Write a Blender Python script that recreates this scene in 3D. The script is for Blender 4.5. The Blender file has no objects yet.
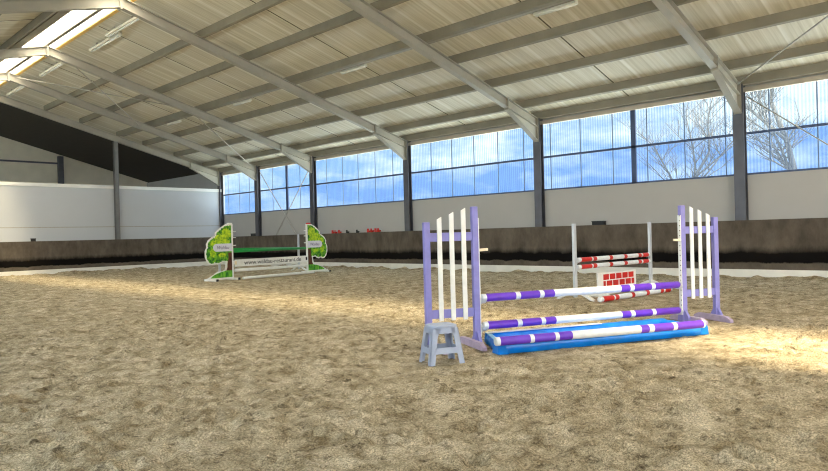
import bpy, bmesh, math, random
import numpy as np
from mathutils import Vector, Matrix

random.seed(7)
rng = np.random.default_rng(11)
SC = bpy.context.scene
COL = SC.collection
PI = math.pi

# ------------------------------------------------------------------ measures
W = 19.33                       # kickboard face of the window wall
RX, RZT, SL = 7.8, 8.56, 0.274  # ridge x, rafter top at the ridge, roof slope
XL = 2 * RX - W                 # same face on the opposite long wall
FRAMES = [-0.38, 6.13, 12.74, 19.2, 25.68, 30.59, 34.5]
YF = 34.5                       # white partition
YEND, YNEAR = 44.6, -9.0
WIN = W + 0.34                  # window plane
ZSILL, ZMID, ZWIN = 2.87, 4.03, 5.18
ZK, ZS = 1.607, 0.25
PUR = 0.24                      # purlin depth


def rt(x):                      # rafter top height
    return RZT - SL * abs(x - RX)


# ------------------------------------------------------------------ helpers
def lin(c):
    c = c / 255.0
    return c / 12.92 if c <= 0.04045 else ((c + 0.055) / 1.055) ** 2.4


def rgb(r, g, b):
    return (lin(r), lin(g), lin(b), 1.0)


def new_mat(name):
    m = bpy.data.materials.new(name)
    m.use_nodes = True
    nt = m.node_tree
    return m, nt, nt.nodes['Principled BSDF']


def mat(name, c, rough=0.6, metal=0.0, var=0.12, scale=6.0, bump=0.0, bscale=40.0, stretch=(1, 1, 1), c2=None, lo=0.35, hi=0.65):
    """principled surface with two tones mixed by noise, optional bump"""
    m, nt, p = new_mat(name)
    p.inputs['Roughness'].default_value = rough
    p.inputs['Metallic'].default_value = metal
    tc = nt.nodes.new('ShaderNodeTexCoord')
    mp = nt.nodes.new('ShaderNodeMapping')
    mp.inputs['Scale'].default_value = stretch
    nt.links.new(tc.outputs['Object'], mp.inputs['Vector'])
    n = nt.nodes.new('ShaderNodeTexNoise')
    n.inputs['Scale'].default_value = scale
    n.inputs['Detail'].default_value = 6
    nt.links.new(mp.outputs['Vector'], n.inputs['Vector'])
    r = nt.nodes.new('ShaderNodeValToRGB')
    r.color_ramp.elements[0].position = lo
    r.color_ramp.elements[1].position = hi
    if c2 is None:
        c2 = tuple(min(1, v * (1 + var)) for v in c[:3]) + (1,)
        c = tuple(v * (1 - var) for v in c[:3]) + (1,)
    r.color_ramp.elements[0].color = c
    r.color_ramp.elements[1].color = c2
    nt.links.new(n.outputs['Fac'], r.inputs['Fac'])
    nt.links.new(r.outputs['Color'], p.inputs['Base Color'])
    if bump:
        b = nt.nodes.new('ShaderNodeBump')
        b.inputs['Strength'].default_value = bump
        b.inputs['Distance'].default_value = 0.01
        n2 = nt.nodes.new('ShaderNodeTexNoise')
        n2.inputs['Scale'].default_value = bscale
        n2.inputs['Detail'].default_value = 5
        nt.links.new(mp.outputs['Vector'], n2.inputs['Vector'])
        nt.links.new(n2.outputs['Fac'], b.inputs['Height'])
        nt.links.new(b.outputs['Normal'], p.inputs['Normal'])
    return m


def box(bm, x0, x1, y0, y1, z0, z1, mi=0):
    v = [bm.verts.new((x, y, z)) for x in (x0, x1) for y in (y0, y1) for z in (z0, z1)]
    for q in ((0, 1, 3, 2), (4, 6, 7, 5), (0, 4, 5, 1), (2, 3, 7, 6), (0, 2, 6, 4), (1, 5, 7, 3)):
        f = bm.faces.new([v[i] for i in q])
        f.material_index = mi


def beam(bm, a, b, w, h, up=(0, 0, 1), mi=0):
    """rectangular bar between two points: w across, h along up"""
    a, b = Vector(a), Vector(b)
    d = (b - a).normalized()
    s = d.cross(Vector(up))
    if s.length < 1e-5:
        s = d.cross(Vector((1, 0, 0)))
    s.normalize()
    u = s.cross(d).normalized()
    vs = []
    for p in (a, b):
        for i, j in ((-1, -1), (1, -1), (1, 1), (-1, 1)):
            vs.append(bm.verts.new(p + s * (i * w / 2) + u * (j * h / 2)))
    for q in ((3, 2, 1, 0), (4, 5, 6, 7), (0, 1, 5, 4), (1, 2, 6, 5), (2, 3, 7, 6), (3, 0, 4, 7)):
        f = bm.faces.new([vs[i] for i in q])
        f.material_index = mi


def prism(bm, pts, dirv, mi=0):
    """planar polygon (3d points) extruded by a vector"""
    dirv = Vector(dirv)
    a = [bm.verts.new(Vector(p)) for p in pts]
    b = [bm.verts.new(Vector(p) + dirv) for p in pts]
    n = len(a)
    fs = [bm.faces.new(a), bm.faces.new(b[::-1])]
    for i in range(n):
        fs.append(bm.faces.new((a[i], b[i], b[(i + 1) % n], a[(i + 1) % n])))
    for f in fs:
        f.material_index = mi


def ring_tube(bm, pts, radii, seg=12, mis=None, cap=True):
    """tube along a polyline; mis = material index per span"""
    pts = [Vector(p) for p in pts]
    rings = []
    for i, p in enumerate(pts):
        if i == 0:
            d = pts[1] - pts[0]
        elif i == len(pts) - 1:
            d = pts[-1] - pts[-2]
        else:
            d = (pts[i + 1] - pts[i]).normalized() + (pts[i] - pts[i - 1]).normalized()
        d.normalize()
        s = d.cross(Vector((0, 0, 1)))
        if s.length < 1e-3:
            s = d.cross(Vector((0, 1, 0)))
        s.normalize()
        u = s.cross(d)
        r = radii[i] if hasattr(radii, '__len__') else radii
        rings.append([bm.verts.new(p + s * (r * math.cos(2 * PI * k / seg)) + u * (r * math.sin(2 * PI * k / seg))) for k in range(seg)])
    for i in range(len(rings) - 1):
        for k in range(seg):
            f = bm.faces.new((rings[i][k], rings[i][(k + 1) % seg], rings[i + 1][(k + 1) % seg], rings[i + 1][k]))
            f.smooth = True
            if mis:
                f.material_index = mis[i]
    if cap:
        f = bm.faces.new(rings[0][::-1])
        f.material_index = mis[0] if mis else 0
        f = bm.faces.new(rings[-1])
        f.material_index = mis[-1] if mis else 0


def obj(name, bm, mats, parent=None, bevel=0.0, label=None):
    bmesh.ops.recalc_face_normals(bm, faces=bm.faces)
    me = bpy.data.meshes.new(name)
    bm.to_mesh(me)
    bm.free()
    if not isinstance(mats, (list, tuple)):
        mats = [mats]
    for m in mats:
        me.materials.append(m)
    o = bpy.data.objects.new(name, me)
    COL.objects.link(o)
    if parent:
        o.parent = parent
    if bevel:
        b = o.modifiers.new('bevel', 'BEVEL')
        b.width = bevel
        b.segments = 2
        b.limit_method = 'ANGLE'
    if label:
        o['label'] = label
    return o


def tag(o, label, cat, group=None, kind=None):
    o['label'] = label
    o['category'] = cat
    if group:
        o['group'] = group
    if kind:
        o['kind'] = kind
    return o


def thing(name, label, cat, loc=(0, 0, 0), rz=0.0, group=None):
    o = bpy.data.objects.new(name, None)
    COL.objects.link(o)
    o.empty_display_size = 0.2
    o.location = loc
    o.rotation_euler = (0, 0, rz)
    return tag(o, label, cat, group)


def struct(name, bm, m, label, cat, bevel=0.0):
    o = obj(name, bm, m, None, bevel)
    return tag(o, label, cat, None, 'structure')


def sroot(name, label, cat):
    o = thing(name, label, cat)
    o['kind'] = 'structure'
    return o


def copy_tree(o, parent=None):
    c = o.copy()
    COL.objects.link(c)
    if parent:
        c.parent = parent
    for ch in list(o.children):
        copy_tree(ch, c)
    return c


B = bmesh.new

# ------------------------------------------------------------------ materials
M = {}
M['steel'] = mat('rafter_paint', rgb(172, 168, 158), .5, .15, .06, 2.0, .05, 30)
M['steel_dark'] = mat('column_steel', rgb(96, 96, 102), .45, .45, .10, 3.0, .06, 30)
M['postgrey'] = mat('post_grey', rgb(118, 117, 118), .5, .2, .08, 3)
M['purlin'] = mat('purlin_steel', rgb(140, 134, 119), .55, .1, .08, 2.0)
M['rod'] = mat('rod_steel', rgb(176, 172, 164), .5, .2, .1, 8)
M['lampwhite'] = mat('fixture_white', rgb(232, 230, 220), .4, 0, .03, 4)
M['tube'] = mat('lamp_tube_glass', rgb(244, 244, 240), .2, 0, .02, 4)
M['white'] = mat('white_paint', rgb(240, 239, 234), .5, 0, .05, 9, .1, 60)
M['cream'] = mat('cream_wood', rgb(238, 222, 190), .5, 0, .05, 9)
M['lavworn'] = mat('worn_lavender', rgb(180, 164, 190), .6, 0, .12, 9, .2, 40)
M['lav'] = mat('lavender_paint', rgb(138, 134, 202), .55, 0, .08, 8, .15, 50)
M['purple'] = mat('purple_paint', rgb(104, 52, 196), .4, 0, .08, 8)
M['polewhite'] = mat('pole_white', rgb(228, 232, 236), .4, 0, .05, 12)
M['red'] = mat('red_paint', rgb(206, 34, 24), .45, 0, .1, 9)
M['blue'] = mat('blue_tarp', rgb(0, 128, 226), .32, 0, .14, 5, .3, 9)
M['bluepale'] = mat('pale_blue_tarp', rgb(150, 205, 235), .4, 0, .08, 6, .3, 12)
M['stool'] = mat('grey_blue_plastic', rgb(166, 176, 200), .42, 0, .05, 10)
M['alu'] = mat('aluminium_profile', rgb(205, 209, 216), .4, .25, .05, 8)
M['black'] = mat('black_plastic', rgb(22, 22, 24), .5, 0, .1, 9)
M['green'] = mat('green_pole_paint', rgb(22, 142, 62), .4, 0, .1, 6)
M['leafdark'] = mat('leaf_dark', rgb(28, 112, 22), .6, 0, .3, 9, c2=rgb(130, 200, 40), lo=.4, hi=.62)
M['leaflight'] = mat('leaf_light', rgb(120, 178, 14), .6, 0, .2, 11, c2=rgb(208, 232, 40), lo=.36, hi=.62)
M['grass'] = mat('painted_grass', rgb(26, 120, 22), .6, 0, .2, 14, c2=rgb(120, 196, 50), lo=.38, hi=.62, stretch=(1, 1, .4))
M['bark'] = mat('painted_bark', rgb(58, 28, 18), .7, 0, .2, 12, c2=rgb(112, 64, 40), stretch=(3, 3, .6))
M['sign'] = mat('pale_sign', rgb(226, 226, 236), .5, 0, .03, 6)
M['ink'] = mat('sign_ink', rgb(40, 42, 46), .6, 0, .1, 9)
M['inkviolet'] = mat('sign_ink_violet', rgb(120, 112, 150), .6, 0, .1, 9)
M['wallgrey'] = mat('sill_panel', rgb(184, 182, 179), .8, 0, .02, 1.2, .04, 40)
M['partition'] = mat('partition_panel', rgb(200, 203, 208), .55, 0, .015, 1.0)
M['coping'] = mat('white_coping', rgb(244, 243, 240), .5, 0, .02, 3)
M['gable'] = mat('gable_boards', rgb(236, 228, 210), .8, 0, .04, 1.5)
M['barkreal'] = mat('winter_bark', rgb(30, 32, 42), .9, 0, .15, 6)
M['bounceground'] = mat('pale_bounce_ground', rgb(168, 172, 178), .95, 0, .1, .8)  # pale tone added so the unseen ground bounces daylight up to the roof
M['strip'] = mat('base_strip_white', rgb(236, 234, 226), .6, 0, .05, 2.5, .15, 20)
M['curb'] = mat('skylight_curb', rgb(236, 196, 110), .5, 0, .05, 3)
M['trimsteel'] = mat('eave_trim', rgb(196, 186, 170), .5, .1, .05, 2)
M['frame'] = mat('window_bar', rgb(70, 84, 116), .5, .3, .08, 4)
M['seam'] = mat('sheet_joint', rgb(120, 142, 178), .5, .1, .06, 4)


def sheet_mat(name, tint_a, tint_b, transl, axis=1, pitch=3.6):
    """ribbed translucent plastic: lets the sky through, scatters a little, ribs run vertically"""
    m, nt, p = new_mat(name)
    nt.nodes.remove(p)
    out = nt.nodes['Material Output']
    tc = nt.nodes.new('ShaderNodeTexCoord')
    w = nt.nodes.new('ShaderNodeTexWave')
    w.wave_type = 'BANDS'
    w.bands_direction = 'XYZ'[axis]
    w.inputs['Scale'].default_value = pitch
    w.inputs['Distortion'].default_value = 0.0
    nt.links.new(tc.outputs['Object'], w.inputs['Vector'])
    n = nt.nodes.new('ShaderNodeTexNoise')
    mp = nt.nodes.new('ShaderNodeMapping')
    mp.inputs['Scale'].default_value = (1, 7, 1) if axis == 1 else (7, 1, 1)
    nt.links.new(tc.outputs['Object'], mp.inputs['Vector'])
    nt.links.new(mp.outputs['Vector'], n.inputs['Vector'])
    n.inputs['Scale'].default_value = 1.3
    n.inputs['Detail'].default_value = 3
    add = nt.nodes.new('ShaderNodeMath')
    add.operation = 'MULTIPLY'
    nt.links.new(w.outputs['Fac'], add.inputs[0])
    nt.links.new(n.outputs['Fac'], add.inputs[1])
    r = nt.nodes.new('ShaderNodeValToRGB')
    r.color_ramp.elements[0].position = .08
    r.color_ramp.elements[1].position = .5
    r.color_ramp.elements[0].color = tint_a
    r.color_ramp.elements[1].color = tint_b
    nt.links.new(add.outputs[0], r.inputs['Fac'])
    tr = nt.nodes.new('ShaderNodeBsdfTransparent')
    tl = nt.nodes.new('ShaderNodeBsdfTranslucent')
    nt.links.new(r.outputs['Color'], tr.inputs['Color'])
    nt.links.new(r.outputs['Color'], tl.inputs['Color'])
    mx = nt.nodes.new('ShaderNodeMixShader')
    mx.inputs['Fac'].default_value = transl
    nt.links.new(tr.outputs[0], mx.inputs[1])
    nt.links.new(tl.outputs[0], mx.inputs[2])
    nt.links.new(mx.outputs[0], out.inputs['Surface'])
    return m


M['sheet_up'] = sheet_mat('ribbed_sheet_clear', (.58, .74, .84, 1), (.84, .93, .95, 1), .08)
M['sheet_low'] = sheet_mat('ribbed_sheet_bluish', (.44, .60, .82, 1), (.58, .74, .88, 1), .08)
M['sky_sheet'] = sheet_mat('skylight_sheet', (.82, .82, .80, 1), (.95, .95, .93, 1), .45, 1, 1.3)


def roof_mat():
    """insulating roof boards: fine ribs down the slope, dark board joints across"""
    m, nt, p = new_mat('roof_boards')
    p.inputs['Roughness'].default_value = .55
    tc = nt.nodes.new('ShaderNodeTexCoord')
    n = nt.nodes.new('ShaderNodeTexNoise')
    mp = nt.nodes.new('ShaderNodeMapping')
    mp.inputs['Scale'].default_value = (.25, 9, .25)
    nt.links.new(tc.outputs['Object'], mp.inputs['Vector'])
    nt.links.new(mp.outputs['Vector'], n.inputs['Vector'])
    n.inputs['Scale'].default_value = 1.6
    n.inputs['Detail'].default_value = 5
    r = nt.nodes.new('ShaderNodeValToRGB')
    r.color_ramp.elements[0].position = .3
    r.color_ramp.elements[1].position = .72
    r.color_ramp.elements[0].color = rgb(198, 191, 170)
    r.color_ramp.elements[1].color = rgb(232, 227, 212)
    nt.links.new(n.outputs['Fac'], r.inputs['Fac'])
    w = nt.nodes.new('ShaderNodeTexWave')
    w.bands_direction = 'Y'
    w.inputs['Scale'].default_value = .314       # one bright lip per metre
    nt.links.new(tc.outputs['Object'], w.inputs['Vector'])
    r2 = nt.nodes.new('ShaderNodeValToRGB')
    r2.color_ramp.elements[0].position = .955
    r2.color_ramp.elements[1].position = .995
    r2.color_ramp.elements[0].color = (0, 0, 0, 1)
    r2.color_ramp.elements[1].color = (.45, .45, .45, 1)
    nt.links.new(w.outputs['Fac'], r2.inputs['Fac'])
    mx = nt.nodes.new('ShaderNodeMixRGB')
    mx.inputs[2].default_value = rgb(252, 250, 244)
    nt.links.new(r2.outputs['Color'], mx.inputs[0])
    nt.links.new(r.outputs['Color'], mx.inputs[1])
    nt.links.new(mx.outputs[0], p.inputs['Base Color'])
    b = nt.nodes.new('ShaderNodeBump')
    b.inputs['Strength'].default_value = .25
    b.inputs['Distance'].default_value = .01
    nt.links.new(n.outputs['Fac'], b.inputs['Height'])
    nt.links.new(b.outputs['Normal'], p.inputs['Normal'])
    return m


M['roof'] = roof_mat()
M['darkroof'] = mat('dark_roof_sheet', rgb(52, 46, 38), .8)  # dark tone for the roof beyond the partition
M['joint'] = mat('board_joint', rgb(92, 84, 66), .8)


def kick_mat(axis):
    """weathered boards, with a dark band across the lower half"""
    m, nt, p = new_mat('kickboard_wood_' + axis)
    p.inputs['Roughness'].default_value = .85
    p.inputs['Specular IOR Level'].default_value = .2
    tc = nt.nodes.new('ShaderNodeTexCoord')
    mp = nt.nodes.new('ShaderNodeMapping')
    mp.inputs['Scale'].default_value = (1.6, 1.6, .8)
    nt.links.new(tc.outputs['Object'], mp.inputs['Vector'])
    n = nt.nodes.new('ShaderNodeTexNoise')
    n.inputs['Scale'].default_value = 1.5
    n.inputs['Detail'].default_value = 8
    n.inputs['Roughness'].default_value = .65
    nt.links.new(mp.outputs['Vector'], n.inputs['Vector'])
    r = nt.nodes.new('ShaderNodeValToRGB')
    r.color_ramp.elements[0].position = .3
    r.color_ramp.elements[1].position = .72
    r.color_ramp.elements[0].color = rgb(78, 70, 62)
    r.color_ramp.elements[1].color = rgb(116, 106, 94)
    nt.links.new(n.outputs['Fac'], r.inputs['Fac'])
    # dark band along the boards, with a ragged soft upper edge
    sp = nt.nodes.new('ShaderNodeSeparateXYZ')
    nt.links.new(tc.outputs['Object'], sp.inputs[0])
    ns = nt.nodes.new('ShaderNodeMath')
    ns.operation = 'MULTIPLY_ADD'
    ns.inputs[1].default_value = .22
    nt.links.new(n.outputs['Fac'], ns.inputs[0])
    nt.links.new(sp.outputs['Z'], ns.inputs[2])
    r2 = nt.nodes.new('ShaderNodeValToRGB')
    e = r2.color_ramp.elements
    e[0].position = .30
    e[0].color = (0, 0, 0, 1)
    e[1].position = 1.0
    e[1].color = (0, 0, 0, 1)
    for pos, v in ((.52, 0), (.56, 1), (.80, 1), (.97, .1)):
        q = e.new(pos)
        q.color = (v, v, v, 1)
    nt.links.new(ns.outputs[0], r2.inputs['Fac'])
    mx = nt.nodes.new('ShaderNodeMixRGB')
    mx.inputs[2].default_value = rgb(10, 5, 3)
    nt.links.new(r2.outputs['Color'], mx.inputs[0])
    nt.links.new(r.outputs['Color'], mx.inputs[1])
    nt.links.new(mx.outputs[0], p.inputs['Base Color'])
    b = nt.nodes.new('ShaderNodeBump')
    b.inputs['Strength'].default_value = .3
    b.inputs['Distance'].default_value = .01
    nt.links.new(n.outputs['Fac'], b.inputs['Height'])
    nt.links.new(b.outputs['Normal'], p.inputs['Normal'])
    return m


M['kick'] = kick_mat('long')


def sand_mat():
    m, nt, p = new_mat('arena_sand')
    p.inputs['Roughness'].default_value = .95
    p.inputs['Specular IOR Level'].default_value = .15
    tc = nt.nodes.new('ShaderNodeTexCoord')

    def noise(s, d=6, ro=.6):
        n = nt.nodes.new('ShaderNodeTexNoise')
        n.inputs['Scale'].default_value = s
        n.inputs['Detail'].default_value = d
        n.inputs['Roughness'].default_value = ro
        nt.links.new(tc.outputs['Object'], n.inputs['Vector'])
        return n
    def ramp(src, p0, p1, c0, c1):
        r = nt.nodes.new('ShaderNodeValToRGB')
        r.color_ramp.elements[0].position = p0
        r.color_ramp.elements[1].position = p1
        r.color_ramp.elements[0].color = c0
        r.color_ramp.elements[1].color = c1
        nt.links.new(src, r.inputs['Fac'])
        return r.outputs['Color']

    def mixc(a, b, fac, mode):
        m_ = nt.nodes.new('ShaderNodeMixRGB')
        m_.blend_type = mode
        for k, v in ((0, fac), (1, a), (2, b)):
            if hasattr(v, 'is_linked'):
                nt.links.new(v, m_.inputs[k])
            else:
                m_.inputs[k].default_value = v
        return m_.outputs[0]
    base = ramp(noise(3.6, 10, .75).outputs['Fac'], .36, .65, rgb(146, 130, 101), rgb(234, 221, 193))
    dry = ramp(noise(1.7, 7, .72).outputs['Fac'], .52, .64, (0, 0, 0, 1), (.85, .85, .85, 1))
    col_ = mixc(base, rgb(232, 220, 196), dry, 'MIX')
    grain = ramp(noise(70, 4, .85).outputs['Fac'], .38, .60, (.26, .24, .21, 1), (1.25, 1.22, 1.18, 1))
    col_ = mixc(col_, grain, .9, 'MULTIPLY')
    clod = ramp(noise(6.5, 9, .78).outputs['Fac'], .37, .46, (.30, .27, .24, 1), (1, 1, 1, 1))
    col_ = mixc(col_, clod, .9, 'MULTIPLY')
    nt.links.new(col_, p.inputs['Base Color'])
    n3 = noise(42, 5, .75)
    b = nt.nodes.new('ShaderNodeBump')
    b.inputs['Strength'].default_value = .9
    b.inputs['Distance'].default_value = .03
    nt.links.new(n3.outputs['Fac'], b.inputs['Height'])
    nt.links.new(b.outputs['Normal'], p.inputs['Normal'])
    return m


M['sand'] = sand_mat()

# ------------------------------------------------------------------ sand floor


def vnoise(X, Y, s, seed):
    r = np.random.default_rng(seed)
    g = r.random((256, 256))
    x, y = X * s, Y * s
    xi, yi = np.floor(x).astype(int), np.floor(y).astype(int)
    fx, fy = x - xi, y - yi
    fx, fy = fx * fx * (3 - 2 * fx), fy * fy * (3 - 2 * fy)
    a, b = g[xi & 255, yi & 255], g[(xi + 1) & 255, yi & 255]
    c, d = g[xi & 255, (yi + 1) & 255], g[(xi + 1) & 255, (yi + 1) & 255]
    return (a * (1 - fx) + b * fx) * (1 - fy) + (c * (1 - fx) + d * fx) * fy - .5


def make_floor():
    xs = np.concatenate([np.arange(XL - .4, 0, .2), np.arange(0, 11.5, .026), np.arange(11.5, W + .34, .09), [W + .34]])
    ys = np.concatenate([np.arange(YNEAR, 0, .2), np.arange(0, 12.5, .026), np.arange(12.5, YF, .1), np.arange(YF, YEND + .3, .4)])
    X, Y = np.meshgrid(xs, ys, indexing='ij')
    Z = .036 * vnoise(X, Y, 1.3, 1) + .040 * vnoise(X, Y, 3.1, 2) + .034 * vnoise(X, Y, 7.3, 3)
    Z += .034 * (np.abs(vnoise(X, Y, 11, 4)) - .12) + .026 * vnoise(X, Y, 19, 5)
    # hoof prints: shallow bowls with a raised rim
    for _ in range(1500):
        cx, cy = rng.uniform(0, 11), rng.uniform(0, 12)
        R = rng.uniform(.06, .11)
        i0, i1 = np.searchsorted(xs, [cx - 2 * R, cx + 2 * R])
        j0, j1 = np.searchsorted(ys, [cy - 2 * R, cy + 2 * R])
        if i1 <= i0 or j1 <= j0:
            continue
        d = np.hypot(X[i0:i1, j0:j1] - cx, Y[i0:i1, j0:j1] - cy) / R
        Z[i0:i1, j0:j1] += rng.uniform(.015, .045) * (-np.exp(-(d * 1.3) ** 2) + .6 * np.exp(-((d - 1.25) / .35) ** 2))
    # calm the sand a little where the jumps stand, heap it along the boards
    keep = np.ones_like(Z)
    for cx, cy, R in ((12.4, 21.2, 1.4), (14.2, 21.5, 1.6), (16.1, 21.7, 1.4), (13.0, 23.2, .6), (17.2, 23.8, .6), (12.05, 7.06, .7), (15.1, 6.8, .7),
                      (13.4, 6.6, 1.5), (6.5, 5.2, .7), (10.2, 4.0, .9), (7.8, 4.3, 1.6), (5.55, 5.03, .5), (9, 3.6, .8)):
        keep = np.minimum(keep, .3 + .7 * np.clip((np.hypot(X - cx, Y - cy) - R * .7) / (R * .6), 0, 1))
    Z = (Z - .006) * keep - .006
    dw = np.minimum(np.abs(W - X), np.abs(YF - .38 - Y))
    Z += np.exp(-(dw / .35) ** 2) * (.03 + .12 * (vnoise(X, Y, .9, 8) + .25) + .10 * vnoise(X, Y, 3, 9))
    nx, ny = X.shape
    co = np.stack([X, Y, Z], -1).reshape(-1, 3).astype(np.float32)
    idx = np.arange(nx * ny).reshape(nx, ny)
    q = np.stack([idx[:-1, :-1], idx[1:, :-1], idx[1:, 1:], idx[:-1, 1:]], -1).reshape(-1, 4)
    me = bpy.data.meshes.new('floor')
    me.vertices.add(len(co))
    me.vertices.foreach_set('co', co.ravel())
    me.loops.add(q.size)
    me.loops.foreach_set('vertex_index', q.ravel().astype(np.int32))
    me.polygons.add(len(q))
    me.polygons.foreach_set('loop_start', np.arange(0, q.size, 4, dtype=np.int32))
    me.polygons.foreach_set('use_smooth', np.ones(len(q), dtype=bool))
    me.update(calc_edges=True)
    me.materials.append(M['sand'])
    o = bpy.data.objects.new('floor', me)
    COL.objects.link(o)
    tag(o, 'churned pale brown sand covering the whole riding arena', 'floor', None, 'structure')


make_floor()

# ------------------------------------------------------------------ walls
bm = B()
box(bm, WIN - .06, WIN + .10, YNEAR, YF, 0, ZSILL)
box(bm, WIN - .06, WIN + .10, YF, YEND, 0, rt(WIN) + .2)
box(bm, WIN - .02, WIN + .10, YNEAR, YF, ZWIN + .02, rt(WIN) + .2)
struct('wall_right', bm, M['wallgrey'], 'pale grey wall panels between the brown kickboard and the window band', 'wall')

bm = B()
xl = 2 * RX - WIN
box(bm, xl - .10, xl + .06, YNEAR, YF, 0, ZSILL)
box(bm, xl - .10, xl + .06, YF, YEND, 0, ZSILL)
box(bm, xl - .10, xl + .02, YF, YEND, ZWIN + .02, rt(WIN) + .2)  # gap below is for the window band added beyond the partition
box(bm, xl - .10, xl + .02, YNEAR, YF, ZWIN + .02, rt(WIN) + .2)
struct('wall_left', bm, M['wallgrey'], 'grey panels of the long wall on the camera side', 'wall')

# white partition across the far end: two rows of panels with a groove between
bm = B()
for z0, z1 in ((0, 2.245), (2.285, 4.22)):
    box(bm, xl + .06, WIN - .06, YF, YF + .10, z0, z1)
box(bm, xl + .06, WIN - .06, YF + .03, YF + .08, 2.24, 2.29)
wf = struct('wall_far', bm, M['partition'], 'tall white panel partition across the far end of the arena', 'wall')
bm = B()
box(bm, xl + .06, WIN - .06, YF + .002, YF + .03, 2.242, 2.288)
obj('panel_joint', bm, M['rod'], wf)
bm = B()
box(bm, xl + .06, WIN - .06, YF - .03, YF + .16, 4.22, 4.39)
struct('trim_1', bm, M['coping'], 'white coping running along the top of the white partition', 'trim', .01)

# gable behind the partition
bm = B()
prism(bm, [(xl, YEND, 0), (WIN, YEND, 0), (WIN, YEND, rt(WIN) + .3), (RX, YEND, RZT + .3), (xl, YEND, rt(WIN) + .3)], (0, .12, 0))
struct('wall_end', bm, M['gable'], 'beige gable wall seen above the white partition', 'wall')
# gable behind the camera with an unseen doorway added to let daylight in
bm = B()
yn = YNEAR
prism(bm, [(xl, yn, 0), (3.6, yn, 0), (3.6, yn, 4.6), (xl, yn, 4.6)], (0, -.12, 0))
prism(bm, [(12.0, yn, 0), (WIN, yn, 0), (WIN, yn, 4.6), (12.0, yn, 4.6)], (0, -.12, 0))
prism(bm, [(xl, yn, 4.6), (WIN, yn, 4.6), (WIN, yn, rt(WIN) + .3), (RX, yn, RZT + .3), (xl, yn, rt(WIN) + .3)], (0, -.12, 0))
struct('wall_near', bm, M['gable'], 'gable wall behind the camera with an added opening for daylight', 'wall')

# ------------------------------------------------------------------ roof
SK0, SK1, SK1b = 7.16, 8.2, 8.3   # skylight left edge, right edge, curb


def slope_quad(bm, x0, x1, y0, y1, dz, th):
    pts = [(x0, y0, rt(x0) + dz), (x1, y0, rt(x1) + dz), (x1, y0, rt(x1) + dz + th), (x0, y0, rt(x0) + dz + th)]
    prism(bm, pts, (0, y1 - y0, 0))


bm = B()
YR = YF + 1.1
slope_quad(bm, SK1, WIN + .1, YNEAR, YR, PUR, .12)
slope_quad(bm, xl - .1, SK0, YNEAR, YR, PUR, .12)
slope_quad(bm, SK0, RX, YF, YR, PUR + .01, .12)
slope_quad(bm, RX, SK1, YF, YR, PUR + .01, .12)
ceil = struct('ceiling', bm, M['roof'], 'beige insulated roof boards sloping up to the ridge skylight', 'ceiling')
bm = B()
slope_quad(bm, RX, WIN + .1, YR, YEND + .15, PUR, .14)
slope_quad(bm, xl - .1, RX, YR, YEND + .15, PUR, .14)
obj('dark_roof', bm, M['darkroof'], ceil, label='dark roof sheets beyond the white partition')
# dark joints of the boards halfway between the frames
bm = B()
for i in range(len(FRAMES) - 1):
    ym = (FRAMES[i] + FRAMES[i + 1]) / 2 + (-.1 if i == 1 else 0)
    slope_quad(bm, SK1b + .1, WIN, ym - .02, ym + .02, PUR - .006, .012)
    slope_quad(bm, xl, SK0 - .1, ym - .02, ym + .02, PUR - .006, .012)
obj('joint_strip', bm, M['joint'], ceil)

# skylight: translucent sheets on both sides of the ridge beam, one set per bay
sk = sroot('window_20', 'long glowing ridge skylight of translucent sheets', 'skylight')
for i in range(len(FRAMES) - 1):
    y0, y1 = FRAMES[i], FRAMES[i + 1]
    bm = B()
    slope_quad(bm, RX + .06, SK1, y0 + .02, y1 - .02, PUR, .01)
    obj('sheet', bm, M['sky_sheet'], sk)
    bm = B()
    slope_quad(bm, SK0, RX - .06, y0 + .02, y1 - .02, PUR, .01)
    obj('sheet', bm, M['sky_sheet'], sk)
    n = 5
    for k in range(1, n):
        y = y0 + (y1 - y0) * k / n
        bm = B()
        slope_quad(bm, SK0, RX - .06, y - .018, y + .018, PUR - .025, .02)
        slope_quad(bm, RX + .06, SK1, y - .018, y + .018, PUR - .025, .02)
        obj('glazing_bar', bm, M['seam'], sk)
bm = B()
box(bm, RX - .06, RX + .06, YNEAR, YF, RZT + .02, RZT + .24)
obj('ridge_beam', bm, M['purlin'], sk)
bm = B()
slope_quad(bm, SK1, SK1b, YNEAR, YF, PUR - .06, .06)
obj('curb', bm, M['curb'], sk, label='yellowish curb strip beside the skylight sheets')
bm = B()
slope_quad(bm, SK0 - .34, SK0, YNEAR, YF, PUR - .08, .08)
obj('curb', bm, M['purlin'], sk)

# ------------------------------------------------------------------ windows


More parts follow.
